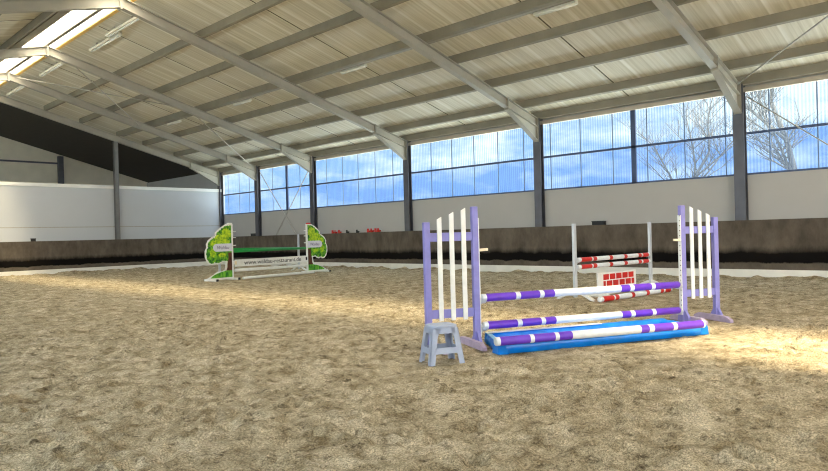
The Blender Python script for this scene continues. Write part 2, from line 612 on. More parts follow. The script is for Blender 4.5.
def window(num, y0, y1, seams, post, label, xw, side):
    """band of ribbed sheets in two rows between two columns; side +1 right wall, -1 left wall"""
    r = sroot('window_%d' % num, label, 'window')
    x0, x1 = (xw, xw + .012)
    s = [y0] + seams + [y1]
    for a, b in zip(s[:-1], s[1:]):
        for (z0, z1, mm) in ((ZSILL, ZMID, 'sheet_low'), (ZMID, ZWIN + .03, 'sheet_up')):
            bm = B()
            v = [bm.verts.new(p) for p in ((xw, a, z0), (xw, b, z0), (xw, b, z1), (xw, a, z1))]
            bm.faces.new(v)
            obj('sheet', bm, M[mm], r)
    xi = xw - side * .03
    for y in seams:
        bm = B()
        box(bm, min(xi, xw) + .005, max(xi, xw) - .005, y - .016, y + .016, ZSILL, ZWIN)
        obj('joint_profile', bm, M['seam'], r)
    bm = B()
    xa, xb = sorted((xw - side * .09, xw - side * .03))
    box(bm, xa, xb, y0, y1, ZMID - .035, ZMID + .035)
    obj('transom', bm, M['frame'], r)
    bm = B()
    box(bm, xa, xb, y0, y1, ZSILL, ZSILL + .05)
    obj('sill_rail', bm, M['frame'], r)
    if post:
        bm = B()
        box(bm, xa, xb, post - .075, post + .075, ZSILL, ZWIN)
        obj('mullion', bm, M['frame'], r, label='thick dark blue mullion')


SEAMS = [5.42, 6.57, 7.73, 8.89, 10.04, 11.2, 12.36, 13.48, 14.63, 15.77, 16.89, 18.0, 19.13, 20.26, 21.38, 22.53, 23.63, 24.84,
         26.98, 28.2, 29.42, 31.7, 32.74, 33.93]
SEAMS = [4.27, 3.1, 1.95, .8] + SEAMS
wl = ['ribbed window band behind the camera side of the rightmost column', 'ribbed window band right of the rightmost column',
      'ribbed window band with thick mullion left of the rightmost column', 'ribbed window band above the left lavender wing',
      'ribbed window band above the small red cups', 'ribbed window band above the tree shaped jump with mullion',
      'narrow ribbed window band beside the white partition']
edges = [YNEAR] + FRAMES
WX = WIN + .03
for i in range(len(edges) - 1):
    a, b = edges[i], edges[i + 1]
    ss = [y for y in sorted(SEAMS) if a + .3 < y < b - .3]
    window(i + 1, a, b, ss, {2: 9.31, 5: 28.06}.get(i), wl[i], WX, 1)
for i in range(len(edges) - 1):
    a, b = edges[i], edges[i + 1]
    window(i + 8, a, b, [a + (b - a) * k / 4 for k in (1, 2, 3)], None,
           'ribbed window band in bay %d of the wall on the camera side' % (i + 1), 2 * RX - WX, -1)
window(15, YF, YEND, [YF + 2.5, YF + 5, YF + 7.5], None, 'added unseen ribbed window band lighting the gable beyond the white partition', 2 * RX - WX, -1)  # out of view, added to light the gable and roof past the partition
bm = B()
box(bm, WIN - .10, WIN - .02, YNEAR, YF, ZWIN, ZWIN + .13)
struct('trim_2', bm, M['trimsteel'], 'beige steel trim along the head of the window band', 'trim')
bm = B()
box(bm, xl + .02, xl + .10, YNEAR, YF, ZWIN, ZWIN + .13)
struct('trim_3', bm, M['trimsteel'], 'beige steel trim along the windows on the camera side', 'trim')

# ------------------------------------------------------------------ kickboards
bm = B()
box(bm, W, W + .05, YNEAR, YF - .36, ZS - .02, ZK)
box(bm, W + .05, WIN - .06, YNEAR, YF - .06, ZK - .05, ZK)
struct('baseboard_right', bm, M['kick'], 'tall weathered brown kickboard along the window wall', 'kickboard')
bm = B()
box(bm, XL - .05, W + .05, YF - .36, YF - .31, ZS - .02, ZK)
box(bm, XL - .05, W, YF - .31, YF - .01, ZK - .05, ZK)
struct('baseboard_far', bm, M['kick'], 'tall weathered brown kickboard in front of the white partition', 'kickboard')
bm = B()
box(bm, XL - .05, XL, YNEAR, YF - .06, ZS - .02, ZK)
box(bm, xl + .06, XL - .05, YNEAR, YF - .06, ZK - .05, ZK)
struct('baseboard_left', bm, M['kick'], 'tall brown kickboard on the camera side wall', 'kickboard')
bm = B()
box(bm, W - .02, W + .05, YNEAR, YF - .38, -.1, ZS)
struct('trim_4', bm, M['strip'], 'white base strip under the kickboard of the window wall', 'trim')
bm = B()
box(bm, XL, W - .02, YF - .38, YF - .31, -.1, ZS)
struct('trim_5', bm, M['strip'], 'white base strip under the kickboard of the far partition', 'trim')
bm = B()
box(bm, XL - .05, XL + .02, YNEAR, YF - .08, -.1, ZS)
struct('trim_6', bm, M['strip'], 'white base strip on the camera side wall', 'trim')

# ------------------------------------------------------------------ steel frames
SP = 17.68     # splice x
DEP = .31      # rafter depth (vertical)
HB = 4.60      # haunch bottom at the column


def ibeam_xz(bm, a, b, depth, fl, tf=.018, tw=.012):
    """I beam in the x-z plane centred on y=0; a,b = top flange points, depth measured down"""
    (xa, za), (xb, zb) = a, b
    for dz, t in ((0, -tf), (-depth, tf)):
        prism(bm, [(xa, -fl / 2, za + dz), (xb, -fl / 2, zb + dz), (xb, -fl / 2, zb + dz + t), (xa, -fl / 2, za + dz + t)], (0, fl, 0))
    prism(bm, [(xa, -tw / 2, za - .5 * tf), (xb, -tw / 2, zb - .5 * tf), (xb, -tw / 2, zb - depth + .5 * tf), (xa, -tw / 2, za - depth + .5 * tf)], (0, tw, 0))


def frame_parts(root, mir):
    def mx(x):
        return 2 * RX - x if mir else x
    bm = B()
    xa, xb = sorted((mx(W + .06), mx(W + .27)))
    fl = .29
    for x in (mx(W + .06), mx(W + .25)):
        x0, x1 = sorted((x, x + .02))
        box(bm, x0, x1, -fl / 2, fl / 2, -.1, rt(W + .1) + .02)
    box(bm, xa, xb, -.008, .008, -.1, rt(W + .1))
    obj('column', bm, M['steel_dark'], root)
    xe = W + .06
    bm = B()
    a = (mx(RX), RZT) if not mir else (RX, RZT)
    ibeam_xz(bm, (RX, RZT), (mx(xe), rt(xe)), DEP, .19)
    obj('rafter', bm, M['steel'], root)
    bm = B()
    # haunch: tapered web with bottom flange below the rafter
    zs, ze = rt(SP) - DEP, rt(xe) - DEP
    prism(bm, [(mx(SP), -.006, zs + .01), (mx(xe), -.006, ze + .01), (mx(xe), -.006, HB), (mx(SP), -.006, zs - .02)], (0, .012, 0))
    prism(bm, [(mx(SP), -.095, zs - .02), (mx(xe), -.095, HB), (mx(xe), -.095, HB - .018), (mx(SP), -.095, zs - .038)], (0, .19, 0))
    obj('haunch', bm, M['steel'], root)
    for x, z0, z1, w in ((SP, zs - .06, rt(SP) + .03, .19), (xe - .015, HB - .03, rt(xe) + .02, .2)):
        bm = B()
        x0, x1 = sorted((mx(x - .014), mx(x + .014)))
        box(bm, x0, x1, -w / 2, w / 2, z0, z1)
        obj('end_plate', bm, M['steel'], root)


fl_lab = ['grey steel portal frame over the camera',
          'grey steel portal frame with the rightmost column, nearest in view',
          'grey steel portal frame whose column stands behind the near jump',
          'grey steel portal frame with its column right of the small red cups',
          'grey steel portal frame whose column stands right of the tree shaped jump',
          'grey steel portal frame whose column stands behind the tree shaped jump',
          'farthest grey steel portal frame, over the white partition']
proto = None
for i, y in enumerate(FRAMES):
    if i == 0:
        proto = thing('steel_portal_frame', fl_lab[0], 'steel frame', (0, y, 0), 0, 'steel portal frames')
        frame_parts(proto, False)
        frame_parts(proto, True)
        bm = B()
        box(bm, RX - .03, RX + .03, -.11, .11, RZT - DEP - .05, RZT + .02)
        obj('ridge_plate', bm, M['steel'], proto)
    else:
        o = copy_tree(proto)
        o.location = (0, y, 0)
        o['label'] = fl_lab[i]

# gable posts
bm = B()
px_ = 13.51
HP = rt(px_ + .1) - DEP - .03
for s in (-.10, .085):
    box(bm, px_ - .10, px_ + .10, YF - .18 + s, YF - .18 + s + .015, ZK, HP)
box(bm, px_ - .006, px_ + .006, YF - .27, YF - .09, ZK, HP)
tag(obj('gable_post', bm, M['postgrey']), 'slim grey steel post standing in front of the white partition', 'post')
bm = B()
box(bm, 13.95, 14.25, YEND - .25, YEND - .01, 0, rt(14.2) + .15)
tag(obj('gable_post', bm, M['steel_dark']), 'dark steel post on the beige gable wall above the partition', 'post')
bm = B()
box(bm, 3, 13.94, YEND - .12, YEND - .01, 6.46, 6.56)
tag(obj('gable_rail', bm, M['steel_dark']), 'thin dark rail across the beige gable wall, left of its post', 'rail')

# purlins: C sections on the rafters
PX = [(19.48, 'roof purlin right above the window band, lowest of the row'), (18.5, 'second roof purlin up from the window band'),
      (16.8, 'third roof purlin up from the window band'), (15.08, 'fourth roof purlin up from the window band'),
      (13.72, 'roof purlin beside the long cable tray, fifth up from the windows'), (11.93, 'sixth roof purlin up from the window band'),
      (10.33, 'topmost roof purlin of the window side, below the strip lights')]
PXL = [(6.5, 'topmost roof purlin left of the ridge skylight'), (5.1, 'second roof purlin down on the left of the skylight'),
       (3.4, 'third roof purlin down on the left of the skylight'), (1.7, 'fourth roof purlin down left of the skylight'),
       (0.1, 'fifth roof purlin down left of the skylight'), (-1.5, 'sixth roof purlin down left of the skylight'),
       (-2.9, 'seventh roof purlin down left of the skylight'), (-3.86, 'lowest roof purlin on the left side')]
for x, lab in PX + PXL:
    s = 1 if x > RX else -1
    bm = B()
    h = PUR
    y0, y1 = YNEAR + .02, YF + .1
    k = -s * SL
    pts = []
    for dx, dz in ((-.045, 0), (.045, 0), (.045, .012), (-.033, .012), (-.033, h - .012), (.045, h - .012), (.045, h), (-.045, h)):
        pts.append((x + dx, y0, rt(x) + dx * k + dz))
    prism(bm, pts, (0, y1 - y0, 0))
    tag(obj('roof_purlin', bm, M['purlin']), lab, 'roof purlin', 'roof purlins')

# cable tray under the fifth purlin
bm = B()
xt = 13.87
zt = rt(xt) + .06
beam(bm, (xt, YNEAR + .1, zt), (xt, YF - .2, zt), .16, .05)
tr = tag(obj('cable_tray', bm, M['purlin']), 'long narrow cable tray running under the roof beside the fifth purlin', 'cable tray')
bm = B()
ring_tube(bm, [(xt, YNEAR + .1, zt + .04), (xt, YF - .2, zt + .04)], .016, 8)
obj('conduit', bm, M['rod'], tr)

# strip lights
LL = 2.6


def strip_light(label, loc, rise):
    t = thing('strip_light', label, 'strip light', loc, 0, 'strip lights under the roof')
    bm = B()
    prism(bm, [(-.078, -LL / 2, 0), (.078, -LL / 2, 0), (.06, -LL / 2, .09), (-.06, -LL / 2, .09)], (0, LL, 0))
    obj('housing', bm, M['lampwhite'], t)
    bm = B()
    ring_tube(bm, [(0, -LL / 2 + .05, -.01), (0, LL / 2 - .05, -.01)], .03, 10)
    obj('lamp_tube', bm, M['tube'], t)
    for y in (-.7, .7):
        bm = B()
        box(bm, -.02, .02, y - .02, y + .02, .09, rise)
        obj('hanger', bm, M['rod'], t)
    return t


L0 = None
sc_ = .46
spots = [(8.70, 21.2, 1, 'strip light nearest the camera beside the skylight, its end touching the top left rafter'),
         (8.87, 23.2, 1, 'strip light offset beside the one at the top left rafter'),
         (8.72, 28.25, 1, 'strip light between the second and third rafters counted from the top left'),
         (8.72, 33.0, 1, 'farthest strip light beside the skylight, near the left photo edge'),
         (14.06, 8.6, sc_, 'short strip light under the cable tray, cut by the top photo edge'),
         (14.06, 16.2, sc_, 'short strip light under the cable tray above the left lavender wing'),
         (14.06, 23.0, sc_, 'short strip light under the cable tray above the right tree wing'),
         (14.06, 28.9, sc_, 'farthest short strip light under the cable tray above the left tree wing')]
for x, y, k, lab in spots:
    z = rt(x) + .04
    if L0 is None:
        L0 = strip_light(lab, (x, y, z), PUR - .05)
        o = L0
    else:
        o = copy_tree(L0)
        o.location = (x, y, z)
        o.scale = (1, k, 1)
        o['label'] = lab

# bracing rods
RODZ = .12


def rod(a, b, label, r=.02):
    bm = B()
    ring_tube(bm, [a, b], r, 8)
    tag(obj('brace_rod', bm, M['rod']), label, 'brace rod', 'bracing rods')


def rp(x, y, d=0.0):
    return (x, y, rt(x) - RODZ - d)


yA, yD, yE = FRAMES[1] - .1, FRAMES[4] + .1, FRAMES[5] - .1
rod(rp(8.0, yE), rp(13.1, yD), 'pale roof brace rod running down from the skylight at far left')
rod(rp(8.6, yD, .06), rp(13.1, yE, .06), 'pale roof brace rod crossing toward the middle of the fifth rafter')
rod(rp(13.2, yD), rp(19.1, yE), 'pale roof brace rod ending above the window left of the tree jump')
rod(rp(19.1, yA), rp(13.4, FRAMES[0] + .1), 'dark roof brace rod rising to the right from the rightmost column', .02)
xr = WIN - .10
rod((xr, yA - .08, 5.05), (xr, FRAMES[0] + .25, .1), 'dark brace rod falling to the right across the rightmost window', .018)
rod((xr, yD + .1, 5.0), (xr, yE - .1, .2), 'thin wall brace rod leaning left behind the tree shaped jump')
rod((xr - .07, yE - .1, 5.1), (xr - .07, yD + .1, .2), 'thin wall brace rod leaning right behind the tree shaped jump')

# ------------------------------------------------------------------ near jump
DIRW = Vector((-.886, .464, 0))


def lumber(bm, x0, x1, y0, y1, z0, z1):
    box(bm, x0, x1, y0, y1, z0, z1)


def jump_wing(label, loc, ang, width, side, pin_z, cups, wlabel):
    """two post wing; local x runs from the inner post outwards, side*y faces the camera"""
    t = thing('jump_wing', label, 'jump wing', loc, ang, 'lavender wings of the near jump')
    for x, h in ((0, 1.79), (width, 1.60)):
        bm = B()
        box(bm, x - .04, x + .04, -.036, .036, 0, h)
        obj('post', bm, M['lav'], t, .006)
    for z in (.44, 1.41):
        bm = B()
        box(bm, .04, width - .04, -.02, .02, z - .055, z + .055)
        obj('rail', bm, M['lav'], t, .004)
    for k, (f, zt_) in enumerate(((.25, 1.775), (.5, 1.725), (.75, 1.665))):
        x = width * f
        w = .03
        bm = B()
        y0 = side * .02
        prism(bm, [(x - w, y0, .355), (x + w, y0, .355), (x + w, y0, zt_ - .035), (x - w, y0, zt_)], (0, side * .022, 0))
        obj('slat', bm, M['white'], t, .003)
    for x, sx in ((0, .075), (width, -.075)):
        bm = B()
        # board on edge with sloped ends
        prism(bm, [(x + sx - .03, -.40, 0), (x + sx - .03, .40, 0), (x + sx - .03, .40, .045), (x + sx - .03, .30, .09), (x + sx - .03, -.30, .09), (x + sx - .03, -.40, .045)], (.06, 0, 0))
        obj('foot', bm, M['lavworn'], t, .004)
        for s in (-1, 1):
            bm = B()
            prism(bm, [(x - .02, s * .036, .0), (x - .02, s * .12, .0), (x - .02, s * .12, .08), (x - .02, s * .036, .2)], (.04, 0, 0))
            obj('gusset', bm, M['lav'], t)
    # perforated cup track on the face towards the poles
    bm = B()
    z, k = .12, 0
    cuts = [.12]
    while cuts[-1] < 1.62:
        cuts += [cuts[-1] + .06, cuts[-1] + .076]
    yy = [-.032, side * .012 - .008, side * .012 + .008, .032]
    for k in range(len(cuts) - 1):      # front skin with a row of dark holes
        for j in range(3):
            v = [bm.verts.new((-.052, y, z)) for y, z in ((yy[j], cuts[k]), (yy[j + 1], cuts[k]), (yy[j + 1], cuts[k + 1]), (yy[j], cuts[k + 1]))]
            f = bm.faces.new(v)
            f.material_index = 1 if (j == 1 and k % 2) else 0
    zt_ = cuts[-1]
    for q in (((-.052, -.032, .12), (-.052, -.032, zt_), (-.04, -.032, zt_), (-.04, -.032, .12)), ((-.052, .032, .12), (-.052, .032, zt_), (-.04, .032, zt_), (-.04, .032, .12)),
              ((-.052, -.032, zt_), (-.052, .032, zt_), (-.04, .032, zt_), (-.04, -.032, zt_)), ((-.052, -.032, .12), (-.052, .032, .12), (-.04, .032, .12), (-.04, -.032, .12))):
        bm.faces.new([bm.verts.new(p) for p in q])
    bmesh.ops.remove_doubles(bm, verts=bm.verts, dist=.0005)
    obj('cup_track', bm, [M['white'], M['black']], t, label='white cup track with a row of small holes')
    bm = B()
    beam(bm, (-.055, side * .02, pin_z), (-.17, side * .02, pin_z + .005), .035, .035)
    obj('cup_pin', bm, M['cream'], t, .004, 'pale wooden pin sticking out of the post')
    for z in cups:
        # small cradle under the pole end
        bm = B()
        N = 8
        pts = []
        r0, r1 = .062, .070
        for k in range(N + 1):
            a = PI + PI * k / N
            pts.append((-.06, r0 * math.cos(a), z + r0 * math.sin(a)))
        for k in range(N, -1, -1):
            a = PI + PI * k / N
            pts.append((-.06, r1 * math.cos(a), z + r1 * math.sin(a)))
        prism(bm, pts, (-.06, 0, 0))
        box(bm, -.066, -.056, -.03, .03, z - .075, z + .02)
        obj('jump_cup', bm, M['alu'], t)
    return t


LP = Vector((6.562, 5.285, 0))
RP = Vector((10.06, 4.03, 0))
aL = math.atan2(.464, -.886)
aR = math.atan2(-.50, .866)
jump_wing('lavender jump wing with white slats behind the grey stool', LP, aL, .655, 1, 1.23, (.61, .25), '')
jump_wing('lavender jump wing with white slats at the right end of the poles', RP, aR, .60, -1, 1.26, (.58, .19), '')


def jump_pole(label, a, b, stripes, cols, r, group, name='jump_pole'):
    """striped pole; stripes = increasing fractions between colours"""
    a, b = Vector(a), Vector(b)
    loc = (a + b) / 2
    fr = [0] + list(stripes) + [1]
    pts = [a - loc + (b - a) * f for f in fr]
    bm = B()
    mats = []
    mis = []
    for c in cols:
        if c not in mats:
            mats.append(c)
        mis.append(mats.index(c))
    # doubled rings keep the stripe edges crisp; slightly rounded ends
    d = (b - a).normalized()
    P = [pts[0], pts[0] + d * .012]
    R = [r * .82, r]
    MI = [mis[0]]
    for k in range(1, len(pts) - 1):
        P.append(pts[k])
        R.append(r)
        MI.append(mis[k - 1])
    P += [pts[-1] - d * .012, pts[-1]]
    R += [r, r * .82]
    MI += [mis[-1], mis[-1]]
    ring_tube(bm, P, R, 20, MI)
    o = obj(name, bm, [M[c] for c in mats])
    o.location = loc
    return tag(o, label, 'jump pole', group)


Wt, Pu = 'polewhite', 'purple'
PS = [.016, .145, .166, .255, .275, .325, .664, .712, .735, .832, .853]
PC = [Wt, Pu, Wt, Pu, Wt, Pu, Wt, Pu, Wt, Pu, Wt, Pu]
pd = (RP - LP)
g = 'purple and white poles of the near jump'


def on(f, z):
    p = LP + pd * f
    return (p.x, p.y, z)


jump_pole('top purple and white pole hanging between the lavender wings', on(.0215, .61), on(.9715, .58), PS, PC, .052, g)
jump_pole('middle purple and white pole hanging low between the lavender wings', on(.0265, .25), on(.9715, .19), PS, PC, .052, g)
P3 = [.017, .146, .164, .257, .275, .335, .665, .705, .731, .828, .849, .987]
jump_pole('purple and white pole lying on the front rim of the blue tray', (6.125, 4.665, .172), (8.84, 3.285, .172), P3, PC + [Wt], .052, g)

# blue water tray: padded rim round a shallow basin
FL, FR, BR, BL = Vector((6.23, 4.70, 0)), Vector((9.08, 3.31, 0)), Vector((9.44, 4.13, 0)), Vector((6.86, 5.40, 0))
cen = (FL + FR + BR + BL) / 4
t = thing('water_tray', 'blue padded water tray lying on the sand under the purple poles', 'water tray', cen)


def rim(a, b, w, h, nm, m, inw):
    bm = B()
    a, b = a - cen, b - cen
    d = (b - a).normalized()
    n = Vector((-d.y, d.x, 0)) * inw
    prof = [(0, 0), (.015, h * .8), (.03, h), (w - .03, h), (w - .01, h * .85), (w + .03, 0)]
    N = 24
    prev = None
    for i in range(N + 1):
        f = i / N
        c = a + (b - a) * f
        wob = .006 * math.sin(f * 31) + .004 * math.sin(f * 77 + 1)
        ring = [bm.verts.new(c + n * (u + wob) + Vector((0, 0, max(0, v + (wob * .6 if v > .02 else 0))))) for u, v in prof]
        if prev:
            for k in range(len(prof)):
                k2 = (k + 1) % len(prof)
                fc = bm.faces.new((prev[k], prev[k2], ring[k2], ring[k]))
                fc.smooth = k not in (5,)
        else:
            bm.faces.new(ring[::-1])
        prev = ring
    bm.faces.new(prev)
    return obj(nm, bm, m, t)


rim(FL, FR, .13, .12, 'rim', M['blue'], 1)
rim(FR, BR, .12, .12, 'rim', M['blue'], 1)
rim(BR, BL, .12, .125, 'rim', M['blue'], 1)
rim(BL, FL, .10, .11, 'rim', M['blue'], 1)
bm = B()
ins = [p - cen + (cen - p).normalized() * .10 for p in (FL, FR, BR, BL)]
prism(bm, [(p.x, p.y, .012) for p in ins], (0, 0, .02))
obj('basin', bm, M['blue'], t)
# pale folded lip along the back rim
bm = B()
q0, q1 = BL - cen, BR - cen
dn = (q1 - q0).normalized()
nn = Vector((dn.y, -dn.x, 0))
a_, b_ = q0 - nn * .0 + Vector((0, 0, .130)), q0 + (q1 - q0) * .62 + Vector((0, 0, .130))
beam(bm, a_ + Vector((-.04, -.06, 0)), b_ + Vector((-.04, -.06, 0)), .085, .012)
obj('lip', bm, M['white'], t, .004, 'whitish worn lip of the back rim')

a_, b_ = FL - cen, BL - cen
d_ = (b_ - a_).normalized()
n_ = Vector((d_.y, -d_.x, 0))
bm = B()
beam(bm, a_ + d_ * .14 + n_ * .05 + Vector((0, 0, .118)), b_ - d_ * .1 + n_ * .05 + Vector((0, 0, .118)), .06, .012)
obj('lip', bm, M['bluepale'], t, .004, 'pale worn lip of the left rim')

# stool -----------------------------------------------------------------
su = Vector((.91, -.42, 0)).normalized()
st = thing('step_stool', 'small grey blue plastic stool in front of the left lavender wing', 'stool', (5.495, 4.945, 0), math.atan2(su.y, su.x))
HS = .43


def lerp(a, b, f):
    return a + (b - a) * f


bw, bd, tw_, td = .212, .165, .150, .120   # half sizes at ground and under the seat


def corner(sx, sy, z):
    f = z / HS
    return Vector((sx * lerp(bw, tw_, f), sy * lerp(bd, td, f), z))


bm = B()
# seat: rounded slab with a shallow dish and a lip
N = 32
prof = [(.93, HS - .035), (1.0, HS - .03), (1.03, HS - .012), (1.0, HS), (.90, HS + .004), (.82, HS - .004), (.4, HS - .006)]
prev = None
for sc, z in prof:
    ring = []
    for k in range(N):
        a = 2 * PI * k / N
        ca, sa = math.cos(a), math.sin(a)
        e = .35
        x = math.copysign(abs(ca) ** e, ca) * (tw_ + .005) * sc
        y = math.copysign(abs(sa) ** e, sa) * (td + .005) * sc
        ring.append(bm.verts.new((x, y, z)))
    if prev:
        for k in range(N):
            bm.faces.new((prev[k], prev[(k + 1) % N], ring[(k + 1) % N], ring[k]))
    else:
        bm.faces.new(ring[::-1])
    prev = ring
bm.faces.new(prev)
obj('seat', bm, M['stool'], st, .003)
for sx in (-1, 1):
    for sy in (-1, 1):
        bm = B()
        th = .012
        # two wings of an L shaped leg, wider at the top
        for ax in (0, 1):
            quad = []
            for z, w in ((0, .062), (.14, .066), (.30, .07), (HS - .03, .10)):
                c = corner(sx, sy, z)
                q = c.copy()
                if ax == 0:
                    q.x -= sx * w
                else:
                    q.y -= sy * w
                quad.append((c, q))
            for (c0, q0_), (c1, q1_) in zip(quad[:-1], quad[1:]):
                nrm = Vector((0, -sy * th, 0)) if ax == 0 else Vector((-sx * th, 0, 0))
                prism(bm, [c0, q0_, q1_, c1], nrm)
        obj('leg', bm, M['stool'], st)
for sy in (-1, 1):
    for nm, z0, z1 in (('apron', HS - .09, HS - .03), ('stretcher', .12, .185)):
        bm = B()
        a0, a1 = corner(-1, sy, z0), corner(1, sy, z0)
        b0, b1 = corner(-1, sy, z1), corner(1, sy, z1)
        dx = .04
        prism(bm, [a0 + Vector((dx, 0, 0)), a1 - Vector((dx, 0, 0)), b1 - Vector((dx, 0, 0)), b0 + Vector((dx, 0, 0))], (0, -sy * .012, 0))
        obj(nm, bm, M['stool'], st)
for sx in (-1, 1):
    for nm, z0, z1 in (('apron', HS - .09, HS - .03), ('stretcher', .12, .185)):
        bm = B()
        a0, a1 = corner(sx, -1, z0), corner(sx, 1, z0)
        b0, b1 = corner(sx, -1, z1), corner(sx, 1, z1)
        dy = .04
        prism(bm, [a0 + Vector((0, dy, 0)), a1 - Vector((0, dy, 0)), b1 - Vector((0, dy, 0)), b0 + Vector((0, dy, 0))], (-sx * .012, 0, 0))
        obj(nm, bm, M['stool'], st)

# ------------------------------------------------------------------ uprights with bent feet


def upright(label, loc, ang, h, group, cups=(), sd=1, side=-1):
    t = thing('jump_upright', label, 'jump upright', loc, ang, group)
    bm = B()
    box(bm, -.045, .045, -.028, .028, .06, h)
    obj('post', bm, M['alu'], t, .006)
    bm = B()
    # bent strip foot: two legs sweeping down from the post
    up_, lo_ = [], []
    for k in range(13):
        y = -.45 + .90 * k / 12
        z = .20 * (1 - (abs(y) / .45) ** 1.3)
        lo_.append((-.04, y, max(0, z - .03)))
        up_.append((-.04, y, z + .03))
    for k in range(12):
        prism(bm, [lo_[k], lo_[k + 1], up_[k + 1], up_[k]], (.08, 0, 0))
    obj('foot', bm, M['white'], t)
    for z in cups:
        bm = B()
        s = side
        x0, x1 = sorted((sd * .0455, sd * .13))
        box(bm, x0, x1, -.03, .03, z - .060, z - .052)
        x0, x1 = sorted((sd * .0455, sd * .052))
        box(bm, x0, x1, -.03, .03, z - .08, z - .05)
        obj('jump_cup', bm, M['alu'], t)
    return t


U0, U1 = Vector((12.05, 7.06, 0)), Vector((15.126, 6.83, 0))
ud = (U1 - U0).normalized()
ua = math.atan2(ud.y, ud.x)
gu = 'slim uprights of the red and white jump'
upright('slim pale upright at the left end of the red and white poles', U0, ua, 1.59, gu, (.83, .68), 1)
upright('slim pale upright at the right end of the red and white poles', U1, ua, 1.605, gu, (.83, .68), -1)
un = Vector((ud.y, -ud.x, 0))
Re = 'red'
RS = [.031, .162, .181, .226, .399, .44, .604, .648, .814, .86, .885, .972]
RC = [Wt, Re, Wt, Re, Wt, Re, Wt, Re, Wt, Re, Wt, Re, Wt]
gr = 'red and white poles'
for z, nm in ((.83, 'upper'), (.68, 'lower')):
    a = U0 + ud * .10
    b = U1 - ud * .06
    jump_pole('%s of the two red and white poles hung on the slim uprights' % nm, (a.x, a.y, z), (b.x, b.y, z), RS, RC, .048, gr)
jump_pole('red and white pole lying on the sand behind the top purple pole', (11.90, 6.44, .055), (14.75, 6.20, .055), RS, RC, .056, gr)

# brick painted filler board
pb = thing('brick_filler', 'white filler board painted with red bricks under the red poles', 'jump filler', (12.86, 6.995, 0), ua)
bm = B()
LB = 1.56
box(bm, 0, LB, -.02, .02, .03, .51)
row_h = .122
for r_ in range(3):
    z0 = .06 + r_ * (row_h + .024)
    x = .20 + (-.13 if r_ % 2 else 0)
    while x < LB - .1:
        x0, x1 = max(x, .20), min(x + .218, LB - .09)
        if x1 - x0 > .04:
            box(bm, x0, x1, -.0225, -.0195, z0, z0 + row_h, 1)
        x += .258
obj('board', bm, [M['white'], M['red']], pb)
for x in (.02, 1.44):
    bm = B()
    prism(bm, [(x, -.26, 0), (x, .26, 0), (x, .26, .05), (x, .06, .12), (x, -.06, .12), (x, -.26, .05)], (.07, 0, 0))
    obj('foot', bm, M['white'], pb, .01)

# ------------------------------------------------------------------ tree jump
TL, TR = Vector((12.39, 21.2, 0)), Vector((16.12, 21.74, 0))
td_ = (TR - TL).normalized()
ta = math.atan2(td_.y, td_.x)


def scallop(pts, n=4, amp=.03, seed=3):
    """closed outline with small leafy bumps"""
    r = random.Random(seed)
    out = []
    N = len(pts)
    for i in range(N):
        p0, p1 = Vector(pts[i]), Vector(pts[(i + 1) % N])
        d = p1 - p0
        m = max(1, int(d.length / .09))
        nrm = Vector((d.y, -d.x)).normalized()
        for k in range(m):
            f = k / m
            out.append(p0 + d * f)
            out.append(p0 + d * (f + .5 / m) + nrm * amp * r.uniform(.4, 1.2))
    return [(p.x, p.y) for p in out]


def flat(bm, pts, y0, y1):
    prism(bm, [(x, y0, z) for x, z in pts], (0, y1 - y0, 0))


def text_mesh(body, width, height, name, parent, m, loc, shear=0.0):
    cu = bpy.data.curves.new(name, 'FONT')
    cu.body = body
    cu.extrude = .004
    cu.resolution_u = 3
    cu.shear = shear
    cu.align_x = 'CENTER'
    cu.align_y = 'CENTER'
    to = bpy.data.objects.new(name, cu)
    COL.objects.link(to)
    bpy.context.view_layer.update()
    me = bpy.data.meshes.new_from_object(to.evaluated_get(bpy.context.evaluated_depsgraph_get()))
    bpy.data.objects.remove(to)
    xs = [v.co.x for v in me.vertices]
    ys = [v.co.y for v in me.vertices]
    sx, sy = width / (max(xs) - min(xs)), height / (max(ys) - min(ys))
    cx, cy = (max(xs) + min(xs)) / 2, (max(ys) + min(ys)) / 2
    for v in me.vertices:
        x, y, z = v.co
        v.co = ((x - cx) * sx, -z, (y - cy) * sy)
    me.materials.clear()
    me.materials.append(m)
    o = bpy.data.objects.new(name, me)
    COL.objects.link(o)
    o.parent = parent
    o.location = loc
    return o


